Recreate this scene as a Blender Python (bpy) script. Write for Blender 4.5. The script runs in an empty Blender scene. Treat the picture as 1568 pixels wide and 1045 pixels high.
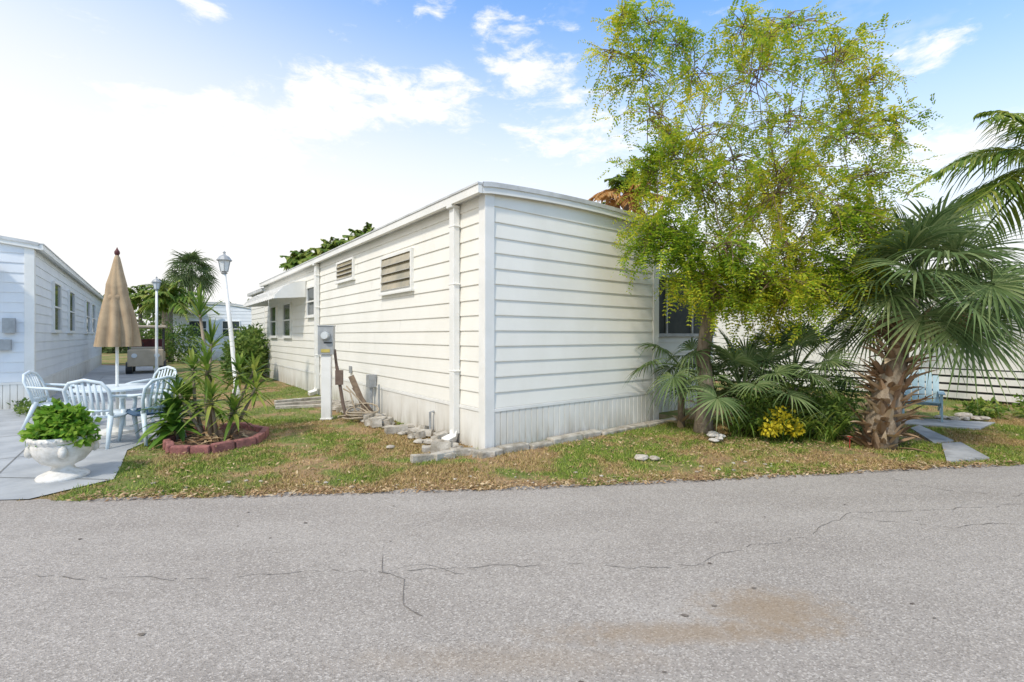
import bpy, math, random
import numpy as np
from mathutils import Vector, Matrix
random.seed(7); rng=np.random.default_rng(11)
R=math.radians
scene=bpy.context.scene
col=scene.collection
# ---------------------------------------------------------------- helpers
def nd(nt,typ,ins=None,**props):
    n=nt.nodes.new(typ)
    for k,v in props.items(): setattr(n,k,v)
    for k,v in (ins or {}).items():
        s=n.inputs[k]
        if isinstance(v,bpy.types.NodeSocket): nt.links.new(v,s)
        else: s.default_value=v
    return n
def M(nt,op,a,b=0.0,c=0.0,clamp=False):
    n=nd(nt,'ShaderNodeMath',{0:a,1:b,2:c},operation=op); n.use_clamp=clamp
    return n.outputs[0]
def c4(c): return (c[0],c[1],c[2],1.0)
def mixc(nt,f,a,b,bt='MIX'):
    return nd(nt,'ShaderNodeMixRGB',{'Fac':f,'Color1':a if isinstance(a,bpy.types.NodeSocket) else c4(a),'Color2':b if isinstance(b,bpy.types.NodeSocket) else c4(b)},blend_type=bt).outputs[0]
def sstep(nt,v,a,b,o0=0.0,o1=1.0):
    return nd(nt,'ShaderNodeMapRange',{0:v,1:a,2:b,3:o0,4:o1},interpolation_type='SMOOTHSTEP').outputs[0]
def noise(nt,vec,scale,detail=4,rough=.55,dist=0.0):
    return nd(nt,'ShaderNodeTexNoise',{'Vector':vec,'Scale':scale,'Detail':detail,'Roughness':rough,'Distortion':dist}).outputs['Fac']
def newmat(name):
    m=bpy.data.materials.new(name); m.use_nodes=True
    nt=m.node_tree; b=nt.nodes['Principled BSDF']
    return m,nt,b
def pos(nt): return nd(nt,'ShaderNodeNewGeometry').outputs['Position']
def mapping(nt,vec,sc=(1,1,1),rot=(0,0,0)):
    return nd(nt,'ShaderNodeMapping',{'Vector':vec,'Scale':sc,'Rotation':rot}).outputs[0]
def plain(name,c,c2=None,scale=6,rough=.6,metal=0,bump=0,bscale=60,sc=(1,1,1),spec=.4,grime=0):
    m,nt,b=newmat(name)
    c2=c2 or tuple(x*.8 for x in c)
    P=pos(nt); p=mapping(nt,P,sc)
    f=noise(nt,p,scale,4,.6)
    f=sstep(nt,f,.35,.68)
    cc=mixc(nt,f,c,c2)
    if grime:
        z=nd(nt,'ShaderNodeSeparateXYZ',{0:P}).outputs[2]
        n1=noise(nt,mapping(nt,P,(7,7,1.1)),1.0,5,.7)
        low=sstep(nt,z,.42,0.0)
        g1=M(nt,'MULTIPLY',M(nt,'MULTIPLY',low,sstep(nt,n1,.30,.65)),grime)
        g2=M(nt,'MULTIPLY',sstep(nt,n1,.56,.80),.22*grime)
        cc=mixc(nt,M(nt,'ADD',g1,g2,clamp=True),cc,(.36,.32,.24))
    nt.links.new(cc,b.inputs['Base Color'])
    b.inputs['Roughness'].default_value=rough; b.inputs['Metallic'].default_value=metal
    b.inputs['Specular IOR Level'].default_value=spec
    if bump:
        h=noise(nt,P,bscale,3)
        bn=nd(nt,'ShaderNodeBump',{'Height':h,'Strength':bump,'Distance':.02})
        nt.links.new(bn.outputs[0],b.inputs['Normal'])
    return m
def leafmat(name,cols,nscale=1.5,trans=.35,rough=.5,mixn=.5,spec=.25):
    m,nt,b=newmat(name)
    g=nd(nt,'ShaderNodeNewGeometry')
    f=noise(nt,g.outputs['Position'],nscale,2)
    f=sstep(nt,f,.3,.7)
    v=M(nt,'ADD',M(nt,'MULTIPLY',g.outputs['Random Per Island'],1-mixn),M(nt,'MULTIPLY',f,mixn))
    r=nd(nt,'ShaderNodeValToRGB',{'Fac':v})
    cr=r.color_ramp
    cr.elements[0].position=0.1; cr.elements[0].color=c4(cols[0])
    cr.elements[1].position=0.9; cr.elements[1].color=c4(cols[-1])
    for i in range(1,len(cols)-1):
        e=cr.elements.new(.1+.8*i/(len(cols)-1)); e.color=c4(cols[i])
    nt.links.new(r.outputs[0],b.inputs['Base Color'])
    b.inputs['Roughness'].default_value=rough
    b.inputs['Specular IOR Level'].default_value=spec
    t=nd(nt,'ShaderNodeBsdfTranslucent',{'Color':r.outputs[0]})
    mx=nd(nt,'ShaderNodeMixShader',{0:trans,1:b.outputs[0],2:t.outputs[0]})
    nt.links.new(mx.outputs[0],nt.nodes['Material Output'].inputs[0])
    return m
def root(name,loc=(0,0,0),rz=0.0):
    e=bpy.data.objects.new(name,None); e.empty_display_size=.3
    col.objects.link(e); e.location=loc; e.rotation_euler=(0,0,rz); return e
class MB:
    def __init__(s): s.v=[];s.f=[];s.m=[]
    def add(s,vs,fs,mi=0):
        o=len(s.v); s.v+= [tuple(v) for v in vs]
        s.f+=[tuple(i+o for i in f) for f in fs]; s.m+=[mi]*len(fs)
    def box(s,x0,x1,y0,y1,z0,z1,mi=0,T=None):
        vs=[Vector((x,y,z)) for z in (z0,z1) for y in (y0,y1) for x in (x0,x1)]
        if T: vs=[T@v for v in vs]
        s.add(vs,[(0,2,3,1),(4,5,7,6),(0,1,5,4),(2,6,7,3),(0,4,6,2),(1,3,7,5)],mi)
    def tube(s,pts,rad,n=8,mi=0,cap=True,flat=1.0):
        pts=[Vector(p) for p in pts]
        if not hasattr(rad,'__len__'): rad=[rad]*len(pts)
        o=len(s.v); L=len(pts); ref=None
        for i,p in enumerate(pts):
            t=(pts[min(i+1,L-1)]-pts[max(i-1,0)])
            if t.length<1e-7: t=Vector((0,0,1))
            t.normalize()
            if ref is None:
                ref=Vector((1,0,0)) if abs(t.x)<.8 else Vector((0,1,0))
            a=(ref-t*ref.dot(t)); a.normalize(); ref=a; b=t.cross(a)
            for k in range(n):
                w=2*math.pi*k/n
                s.v.append(tuple(p+a*math.cos(w)*rad[i]+b*math.sin(w)*rad[i]*flat))
        for i in range(L-1):
            for k in range(n):
                s.f.append((o+i*n+k,o+i*n+(k+1)%n,o+(i+1)*n+(k+1)%n,o+(i+1)*n+k)); s.m.append(mi)
        if cap:
            s.f.append(tuple(o+k for k in reversed(range(n)))); s.m.append(mi)
            s.f.append(tuple(o+(L-1)*n+k for k in range(n))); s.m.append(mi)
    def lathe(s,prof,n=24,mi=0,c=(0,0,0),mod=None):
        o=len(s.v)
        for r,z in prof:
            for k in range(n):
                w=2*math.pi*k/n; rr=r*(mod(w,z) if mod else 1)
                s.v.append((c[0]+rr*math.cos(w),c[1]+rr*math.sin(w),c[2]+z))
        for i in range(len(prof)-1):
            for k in range(n):
                s.f.append((o+i*n+k,o+i*n+(k+1)%n,o+(i+1)*n+(k+1)%n,o+(i+1)*n+k)); s.m.append(mi)
    def obj(s,name,mats,parent=None,smooth=False,bevel=0,loc=None):
        me=bpy.data.meshes.new(name); me.from_pydata(s.v,[],s.f)
        for m in (mats if isinstance(mats,(list,tuple)) else [mats]): me.materials.append(m)
        me.polygons.foreach_set('material_index',s.m)
        if smooth: me.polygons.foreach_set('use_smooth',[True]*len(s.f))
        me.update()
        ob=bpy.data.objects.new(name,me); col.objects.link(ob)
        if parent: ob.parent=parent
        if loc: ob.location=loc
        if bevel:
            b=ob.modifiers.new('b','BEVEL'); b.width=bevel; b.segments=2; b.limit_method='ANGLE'
        return ob
def facesobj(name,V,mats,parent=None,mi=None):
    N,k,_=V.shape
    me=bpy.data.meshes.new(name)
    me.vertices.add(N*k); me.vertices.foreach_set('co',V.astype(np.float32).ravel())
    me.loops.add(N*k); me.loops.foreach_set('vertex_index',np.arange(N*k,dtype=np.int32))
    me.polygons.add(N); me.polygons.foreach_set('loop_start',np.arange(0,N*k,k,dtype=np.int32))
    try: me.polygons.foreach_set('loop_total',np.full(N,k,dtype=np.int32))
    except Exception: pass
    for m in (mats if isinstance(mats,(list,tuple)) else [mats]): me.materials.append(m)
    if mi is not None: me.polygons.foreach_set('material_index',mi.astype(np.int32))
    me.update(calc_edges=True)
    ob=bpy.data.objects.new(name,me); col.objects.link(ob)
    if parent: ob.parent=parent
    return ob
def unit(a): return a/np.maximum(np.linalg.norm(a,axis=-1,keepdims=True),1e-9)
def leafcloud(lobes,per,size,asp=.45,shell=.5,up=.3):
    out=[]
    for (x,y,z,rx,ry,rz) in lobes:
        n=per
        d=unit(rng.normal(size=(n,3))); r=(shell+(1-shell)*rng.random(n))**.7
        r*= 1+.25*np.sin(d[:,0]*5+x*3)*np.cos(d[:,2]*6+y)
        p=np.array([x,y,z])+d*r[:,None]*np.array([rx,ry,rz])
        a=unit(rng.normal(size=(n,3))+d*.7+np.array([0,0,-.2]))
        nr=unit(rng.normal(size=(n,3))*.8+np.array([0,0,up+.3])+d*.4)
        w=unit(np.cross(a,nr)); s=size*(.6+.8*rng.random(n))[:,None]
        out.append(np.stack([p,p+a*s*.5+w*s*asp*.5,p+a*s,p+a*s*.5-w*s*asp*.5],1))
    V=np.concatenate(out); V[:,:,2]=np.maximum(V[:,:,2],.01)
    return V
def blade(mb,base,d,L,w,droop=.3,n=5,mi=0,fold=.25):
    base=Vector(base); d=Vector(d).normalized()
    s=d.cross(Vector((0,0,1)))
    if s.length<.05: s=Vector((random.uniform(-1,1),random.uniform(-1,1),0))
    s.normalize(); nr=s.cross(d)
    vs=[];fs=[]
    for i in range(n+1):
        r=i/n; p=base+d*L*r-Vector((0,0,1))*droop*L*r**2.2
        hw=w*.5*min(1,.45+r*2.2)*(1-max(0,(r-.45)/.55)**1.7)
        vs+=[p+s*hw+nr*hw*fold,p,p-s*hw+nr*hw*fold]
    for i in range(n):
        a=i*3; fs+=[(a,a+1,a+4,a+3),(a+1,a+2,a+5,a+4)]
    mb.add(vs,fs,mi)
def rosette(mb,c,n,L,w,e0=-10,e1=85,droop=.35,mi=0):
    for i in range(n):
        az=i*2.39996+random.uniform(-.2,.2); e=R(e1+(e0-e1)*(i/n)+random.uniform(-8,8))
        d=(math.cos(az)*math.cos(e),math.sin(az)*math.cos(e),math.sin(e))
        blade(mb,(c[0],c[1],c[2]-.12*i/n*(L/.4)),d,L*random.uniform(.8,1.15),w*random.uniform(.8,1.1),droop*random.uniform(.6,1.4),5,mi)
def fan(mb,hub,d,Rr,n=36,spread=2.3,droop=.25,mi=0,tilt=0.0):
    hub=Vector(hub); d=Vector(d).normalized(); z=Vector((0,0,1))
    s=d.cross(z)
    if s.length<.1: s=Vector((1,0,0))
    s.normalize(); s=(Matrix.Rotation(tilt,3,d)@s); nr=s.cross(d)
    k=math.tan(spread/(n-1))
    st=[.04,.3,.5,.68,.85,1.0]; hw=[.04,.3,.34,.21,.10,.01]
    for i in range(n):
        a=-spread+2*spread*i/(n-1)
        dr=d*math.cos(a)+s*math.sin(a); tv=s*math.cos(a)-d*math.sin(a)
        l=Rr*(.78+.22*math.cos(a/1.5))*random.uniform(.88,1.06); dp=droop*random.uniform(.5,1.5)
        vs=[];fs=[]
        for r,h in zip(st,hw):
            p=hub+dr*l*r-z*dp*l*r**2.6+nr*.10*l*math.sin(r*3.1)*abs(math.sin(a))
            h*=l*k
            vs+=[p+tv*h+nr*h*.6,p,p-tv*h+nr*h*.6]
        for j in range(len(st)-1):
            q=j*3; fs+=[(q,q+1,q+4,q+3),(q+1,q+2,q+5,q+4)]
        mb.add(vs,fs,mi)
def frond(mb,base,az,el,L,ll,droop=.5,n=34,mi=0,w=.035,pm=None,hang=.35):
    base=Vector(base); z=Vector((0,0,1))
    d=Vector((math.cos(az)*math.cos(el),math.sin(az)*math.cos(el),math.sin(el)))
    s=d.cross(z); s.normalize()
    P=lambda r: base+d*L*r-z*droop*L*r**2.1
    mb.tube([P(i/7) for i in range(8)],[.022*L/2*(1-.8*i/7)+.004 for i in range(8)],5,pm if pm is not None else mi,False)
    for i in range(n):
        r=.16+.84*i/(n-1); p=P(r); t=(P(min(1,r+.02))-P(r-.02)).normalized()
        l=ll*math.sin(min(1,(r-.02)*1.1+.16)*math.pi*.9+.1)
        for sg in (1,-1):
            dd=(s*sg*.9+t*.55+z*random.uniform(-.1,.3)).normalized()
            blade(mb,p,dd,max(.08,l)*random.uniform(.85,1.1),w,hang*random.uniform(.7,1.5),3,mi,.1)
# ---------------------------------------------------------------- materials
white_sid=plain('vinyl_siding_white',(.85,.825,.75),(.80,.775,.695),1.3,.45,sc=(1,1,.6),bump=.03,bscale=14,grime=.3)
trimw=plain('white_trim',(.83,.815,.77),(.76,.75,.70),2.5,.4,grime=.3)
skirtm=plain('skirting_white',(.80,.78,.72),(.71,.68,.61),2.5,.5,sc=(1,1,.4),grime=.7)
roofm=plain('roof_metal',(.60,.61,.60),(.45,.45,.44),3,.45)
neigh=plain('siding_blue_white',(.78,.80,.81),(.72,.74,.76),1.5,.45,grime=.3)
concm=plain('old_concrete',(.50,.46,.39),(.26,.23,.18),7,.9,bump=.5,bscale=40)
rockm=plain('rock',(.54,.49,.42),(.28,.24,.18),9,.9,bump=.6,bscale=30)
redbr=plain('red_edging',(.34,.14,.12),(.20,.085,.075),9,.9,bump=.5)
plas=plain('plastic_white_blue',(.66,.73,.76),(.60,.68,.71),4,.35)
urnm=plain('urn_plaster',(.80,.77,.72),(.58,.55,.49),9,.6,bump=.2)
canv=plain('umbrella_canvas',(.44,.325,.20),(.34,.245,.15),5,.85)
dark=plain('dark_metal',(.03,.03,.03),(.05,.05,.05),5,.4)
grey=plain('grey_metal',(.40,.41,.41),(.31,.32,.32),8,.45,.2)
brown=plain('brown_pipe',(.12,.08,.06),(.18,.13,.10),8,.7)
tanp=plain('tan_hose',(.40,.33,.24),(.30,.24,.16),8,.6)
cartm=plain('cart_body',(.52,.42,.30),(.46,.37,.26),4,.35)
maroon=plain('cart_seat',(.16,.03,.03),(.10,.02,.02),4,.5)
bluech=plain('chair_blue',(.38,.53,.58),(.32,.46,.51),5,.5)
bark=plain('tree_bark',(.32,.26,.19),(.17,.13,.09),14,.9,bump=.6,bscale=35,sc=(1,1,.3))
twigm=plain('twig_bark',(.26,.17,.11),(.16,.11,.07),10,.9)
boots=leafmat('palm_boots',[(.17,.105,.065),(.38,.26,.16),(.60,.48,.33)],3,.05,.85,.3,.1)
def glassmat(name,c,rough=.08):
    m,nt,b=newmat(name)
    f=noise(nt,pos(nt),2.0,2)
    nt.links.new(mixc(nt,f,c,tuple(x*1.6 for x in c)),b.inputs['Base Color'])
    b.inputs['Roughness'].default_value=rough; b.inputs['Specular IOR Level'].default_value=.6
    return m
glass=glassmat('window_glass',(.035,.045,.045))
blind=plain('window_blind',(.42,.35,.22),(.30,.25,.15),5,.6)
lampglass=glassmat('lamp_glass',(.5,.52,.52),.15)
tree_leaf=leafmat('tree_leaves',[(.14,.26,.02),(.27,.41,.03),(.52,.56,.045),(.80,.68,.06)],.9,.55,.5,.42)
palm_leaf=leafmat('fan_palm_leaves',[(.085,.14,.05),(.16,.235,.085),(.30,.36,.16)],1.2,.35,.6,.3,.15)
palm_back=leafmat('palm_fronds',[(.08,.16,.025),(.18,.28,.045),(.38,.40,.09)],.6,.4,.5,.3)
palm_dead=leafmat('dry_fronds',[(.34,.15,.04),(.52,.26,.08),(.56,.36,.16)],.6,.3,.6,.3)
drac_leaf=leafmat('dracaena_leaves',[(.055,.12,.02),(.16,.26,.035),(.42,.45,.10)],3,.4,.4,.4)
broad_leaf=leafmat('broad_leaves',[(.045,.11,.018),(.09,.20,.025),(.20,.32,.045)],3,.3,.3,.3)
bush_leaf=leafmat('bush_leaves',[(.045,.10,.02),(.12,.20,.035),(.26,.33,.07)],1.5,.4,.5,.4)
urn_leaf=leafmat('urn_leaves',[(.09,.23,.02),(.19,.37,.035),(.36,.50,.08)],6,.4,.45,.3)
croton=leafmat('yellow_leaves',[(.28,.28,.02),(.60,.50,.03),(.80,.66,.05)],4,.3,.5,.2)
far_leaf=leafmat('distant_leaves',[(.06,.10,.035),(.12,.17,.055),(.22,.27,.10)],.4,.35,.6,.5)
redfl=plain('red_flower',(.55,.05,.04),(.4,.03,.03))
def grasscol(nt,vec):
    f=noise(nt,vec,.8,5,.62,.5)
    f2=noise(nt,vec,4.5,3)
    y=nd(nt,'ShaderNodeSeparateXYZ',{0:vec})
    dx=M(nt,'SUBTRACT',y.outputs[0],-1.1); dy=M(nt,'SUBTRACT',y.outputs[1],6.0)
    dd=M(nt,'ADD',M(nt,'MULTIPLY',dx,dx),M(nt,'MULTIPLY',dy,dy))
    s=M(nt,'ADD',M(nt,'MULTIPLY',f,.75),M(nt,'MULTIPLY',f2,.3))
    s=M(nt,'ADD',s,sstep(nt,dd,5,0.0,0,.07))
    # drier fringe along the road
    fr=M(nt,'SUBTRACT',y.outputs[1],M(nt,'ADD',M(nt,'MULTIPLY',y.outputs[0],.12),4.85))
    s=M(nt,'ADD',s,sstep(nt,fr,.30,0.0,0,.04))
    return sstep(nt,s,.495,.60)
m,nt,b=newmat('grass_ground'); p=pos(nt)
g=grasscol(nt,p); fine=noise(nt,p,38,4,.7)
cg=mixc(nt,fine,(.075,.10,.02),(.22,.26,.05)); cb=mixc(nt,fine,(.17,.10,.045),(.48,.32,.165))
nt.links.new(mixc(nt,g,cg,cb),b.inputs['Base Color']); b.inputs['Roughness'].default_value=.95
bn=nd(nt,'ShaderNodeBump',{'Height':fine,'Strength':.7,'Distance':.03}); nt.links.new(bn.outputs[0],b.inputs['Normal'])
ground_m=m
m,nt,b=newmat('grass_blades'); ge=nd(nt,'ShaderNodeNewGeometry'); p=ge.outputs['Position']; rn=ge.outputs['Random Per Island']
g=grasscol(nt,p)
cg=mixc(nt,rn,(.10,.17,.02),(.31,.38,.065)); cb=mixc(nt,rn,(.24,.18,.06),(.58,.39,.20))
f=M(nt,'ADD',M(nt,'MULTIPLY',g,.85),M(nt,'MULTIPLY',sstep(nt,rn,.80,.98),.5),clamp=True)
nt.links.new(mixc(nt,f,cg,cb),b.inputs['Base Color']); b.inputs['Roughness'].default_value=.8; b.inputs['Specular IOR Level'].default_value=.2
blade_m=m
m,nt,b=newmat('asphalt'); p=pos(nt)
v=nd(nt,'ShaderNodeTexVoronoi',{'Vector':p,'Scale':125.0}); vc=nd(nt,'ShaderNodeSeparateColor',{0:v.outputs['Color']}).outputs[0]
big=noise(nt,mapping(nt,p,(.35,1,1)),1.1,5,.65); mid=noise(nt,p,11,5,.65)
base=mixc(nt,sstep(nt,big,.3,.7),(.300,.268,.236),(.375,.340,.302))
base=mixc(nt,M(nt,'MULTIPLY',sstep(nt,vc,.74,.95),.5),base,(.62,.57,.51))
base=mixc(nt,M(nt,'MULTIPLY',sstep(nt,vc,.30,.08),.48),base,(.14,.125,.11))
base=mixc(nt,M(nt,'MULTIPLY',sstep(nt,mid,.52,.78),.16),base,(.20,.18,.16))
sp=nd(nt,'ShaderNodeSeparateXYZ',{0:p})
def stain(cx,cy,rx,ry,amt,base):
    dx=M(nt,'DIVIDE',M(nt,'SUBTRACT',sp.outputs[0],cx),rx); dy=M(nt,'DIVIDE',M(nt,'SUBTRACT',sp.outputs[1],cy),ry)
    dd=M(nt,'SQRT',M(nt,'ADD',M(nt,'MULTIPLY',dx,dx),M(nt,'MULTIPLY',dy,dy)))
    dd=M(nt,'ADD',dd,M(nt,'MULTIPLY',M(nt,'SUBTRACT',mid,.5),1.6))
    return mixc(nt,M(nt,'MULTIPLY',sstep(nt,dd,1.3,.1),amt),base,(.27,.185,.10))
base=stain(1.42,2.60,.42,.25,.60,base); base=stain(.85,2.40,.80,.11,.5,base); base=stain(0.0,2.2,.8,.12,.25,base)
nt.links.new(base,b.inputs['Base Color']); b.inputs['Roughness'].default_value=.85; b.inputs['Specular IOR Level'].default_value=.3
bn=nd(nt,'ShaderNodeBump',{'Height':v.outputs['Distance'],'Strength':.5,'Distance':.006}); nt.links.new(bn.outputs[0],b.inputs['Normal'])
asph=m
crackm=plain('crack',(.13,.115,.10),(.24,.22,.20),20,.95)
spotm=plain('dry_leaf_spot',(.11,.09,.075),(.2,.17,.14),20,.95)
patio_m=plain('painted_concrete',(.41,.425,.43),(.30,.315,.325),1.8,.75,bump=.15,bscale=20)
jointm=plain('joint',(.16,.165,.16),(.24,.24,.22),10,.9)
pathm=plain('path_concrete',(.42,.42,.41),(.28,.28,.275),4,.85,bump=.2)
litterm=leafmat('leaf_litter',[(.16,.09,.045),(.38,.24,.12),(.58,.45,.27)],2,.05,.8,.2)
# ---------------------------------------------------------------- ground, road, patio
EX=[-150,-20,-4.63,-2.2,0,2.4,4.8,5.94,12,30,150]; EY=[-10,3.0,4.32,4.50,4.69,5.03,5.42,5.56,6.2,8.2,20]
edge=lambda x: float(np.interp(x,EX,EY))+.035*math.sin(x*5.1)+.025*math.sin(x*11.7+1)+.015*math.sin(x*23)
mb=MB(); G=400
mb.add([(-G,-G,0),(G,-G,0),(G,G,0),(-G,G,0)],[(0,1,2,3)])
mb.obj('ground',ground_m)
mb=MB(); xs=[-150,-80,-40,-20]+[(-12+.08*i) for i in range(330)]+[20,40,80,150]
vs=[];fs=[]
for x in xs: vs+=[(x,edge(x)-7.5,.004),(x,edge(x),.004)]
for i in range(len(xs)-1): fs.append((2*i,2*i+2,2*i+3,2*i+1))
mb.add(vs,fs); mb.obj('road',asph)
def ribbon(mb,pts,w,z,jit=0,mi=0,seg=.06,gap=0):
    P=[]
    for (a,b2) in zip(pts[:-1],pts[1:]):
        n=max(1,int(math.dist(a,b2)/seg))
        for i in range(n): P.append((a[0]+(b2[0]-a[0])*i/n,a[1]+(b2[1]-a[1])*i/n))
    P.append(pts[-1]); o=0; Q=[]
    for q in P:
        o=o*.85+random.uniform(-jit,jit); Q.append((q[0],q[1]+o))
    vs=[];fs=[]
    for i,q in enumerate(Q):
        a=Q[max(0,i-1)];c=Q[min(len(Q)-1,i+1)]
        dx,dy=c[0]-a[0],c[1]-a[1]; l=math.hypot(dx,dy) or 1; ww=w*random.uniform(.3,1.1) if jit else w
        vs+=[(q[0]-dy/l*ww/2,q[1]+dx/l*ww/2,z),(q[0]+dy/l*ww/2,q[1]-dx/l*ww/2,z)]
    for i in range(len(Q)-1):
        if random.random()>=gap: fs.append((2*i,2*i+1,2*i+3,2*i+2))
    mb.add(vs,fs,mi)
mb=MB()
ribbon(mb,[(-4.2,2.95),(-2,2.98),(0,3.06),(1.2,3.15),(2.0,3.5),(2.8,3.95),(3.6,4.2),(5.5,4.3)],.0055,.008,.03,gap=.2)
ribbon(mb,[(-.9,3.3),(-.82,3.0),(-.66,2.9),(-.6,2.65),(-.48,2.55)],.007,.008,.02,gap=.1)
ribbon(mb,[(-.82,3.0),(-.6,3.1),(-.3,3.0)],.005,.008,.02,gap=.2)
ribbon(mb,[(2.8,3.95),(3.4,3.75),(4.5,3.7)],.0055,.008,.03,gap=.2)
ribbon(mb,[(3.9,5.0),(4.2,4.6),(4.6,4.4),(5.6,4.75)],.007,.008,.03,gap=.2)
mb.obj('road_cracks',crackm)
mb=MB()
for i in range(34):
    x=random.uniform(-3.5,4.5); y=random.uniform(1.7,4.3); r=random.uniform(.006,.015); n=7
    mb.add([(x+r*1.5*math.cos(k*6.283/n)*random.uniform(.5,1.2),y+r*math.sin(k*6.283/n)*random.uniform(.5,1.2),.009) for k in range(n)],[tuple(range(n))])
mb.obj('road_spots',spotm)
U1=Vector((-.607,.795)); U2=Vector((.795,.607))
PATe=[(-4.40,4.345),(-4.25,4.70),(-4.13,4.95),(-4.5,5.5),(-5.0,6.2),(-5.12,6.7),(-5.15,7.12),(-17.3,23.0),(-40,30),(-40,1.7),(-20,3.02)]
mb=MB(); mb.add([(x,y,.012) for x,y in PATe],[tuple(range(len(PATe)))]); mb.obj('patio',patio_m)
mb=MB()
for k in range(0,7):
    s=Vector((-5.3,6.4))+U1*k*1.8; ribbon(mb,[tuple(s-U2*6),tuple(s-U2*.05)],.014,.016)
for k in range(1,5):
    s=Vector((-5.15,7.12))-U2*k*1.5; ribbon(mb,[tuple(s-U1*(1.6)),tuple(s+U1*14)],.014,.016)
ribbon(mb,[(-8.5,4.3),(-6.5,4.75),(-5.4,5.0),(-4.15,4.93)],.014,.016)
mb.obj('patio_joints',jointm)
mb=MB()
def slab(mb,pts,z0,z1,mi=0):
    n=len(pts); mb.add([(x,y,z0) for x,y in pts]+[(x,y,z1) for x,y in pts],[tuple(range(n,2*n))]+[(i,(i+1)%n,(i+1)%n+n,i+n) for i in range(n)],mi)
slab(mb,[(6.35,7.6),(6.7,7.85),(6.2,6.7),(5.82,6.6)][::-1],.0,.03)
slab(mb,[(5.85,6.5),(6.2,6.6),(5.75,5.75),(5.1,5.6)][::-1],.0,.03)
slab(mb,[(6.5,8.0),(6.9,8.6),(8.2,8.1),(7.4,7.55)][::-1],.0,.03)
mb.obj('garden_path',pathm)
# ---------------------------------------------------------------- mobile homes
HR=math.atan2(.607,.795)
C=Vector((-.34,6.16,0))
def siding(mb,f,a0,a1,z0,z1,h=.203,lip=.018,mi=0,rng_f=None):
    z=z0
    while z<z1-.01:
        zt=min(z+h,z1); b0,b1=(a0,a1)
        if rng_f:
            r=rng_f(zt-.04)
            if r is None: break
            b0,b1=r
        mb.add([f(b0,0,z),f(b1,0,z),f(b1,lip,z),f(b0,lip,z),f(b1,lip,z+.012),f(b0,lip,z+.012),f(b1,.003,zt),f(b0,.003,zt)],
               [(0,1,2,3),(3,2,4,5),(5,4,6,7)],mi)
        z=zt
def skirt(mb,f,a0,a1,z0,z1,w=.105,mi=0):
    a=a0
    while a<a1-.01:
        b2=min(a+w,a1)
        mb.add([f(a,.0,z0),f(a+.008,.018,z0),f(b2-.008,.018,z0),f(b2,.0,z0),f(a,.0,z1),f(a+.008,.018,z1),f(b2-.008,.018,z1),f(b2,.0,z1)],
               [(0,1,5,4),(1,2,6,5),(2,3,7,6)],mi)
        a=b2
def window(mb,f,a0,a1,z0,z1,style='plain'):
    def bx(p0,p1,q0,q1,o0,o1,mi):
        c=[f(a,o,z) for z in (q0,q1) for o in (o0,o1) for a in (p0,p1)]
        mb.add(c,[(0,2,3,1),(4,5,7,6),(0,1,5,4),(2,6,7,3),(0,4,6,2),(1,3,7,5)],mi)
    w=.045
    bx(a0,a0+w,z0,z1,0,.065,0); bx(a1-w,a1,z0,z1,0,.065,0)
    bx(a0+w,a1-w,z0,z0+w,0,.065,0); bx(a0+w,a1-w,z1-w,z1,0,.062,0)
    bx(a0-.03,a1+.03,z0-.035,z0-.001,0,.085,0)
    if style=='plain':
        bx(a0+w,a1-w,z0+w,z1-w,0,.03,1)
        zm=(z0+z1)/2; bx(a0+w,a1-w,zm-.02,zm+.02,.031,.052,0)
    else:
        bx(a0+w,a1-w,z0+w,z1-w,0,.026,2)
        n=4; hh=(z1-z0-2*w)/n
        for i in range(n):
            zb=z0+w+i*hh
            c=[f(a0+w,.074,zb+.012),f(a1-w,.074,zb+.012),f(a1-w,.040,zb+hh-.012),f(a0+w,.040,zb+hh-.012)]
            mb.add(c,[(0,1,2,3)],3)
            bx(a0+w,a1-w,zb,zb+.012,.03,.08,4)
blglass=plain('jalousie_pane',(.42,.35,.22),(.22,.20,.13),2.2,.10,spec=.8)
frmd=plain('alu_frame',(.5,.48,.43),(.4,.38,.34),8,.4)
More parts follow.
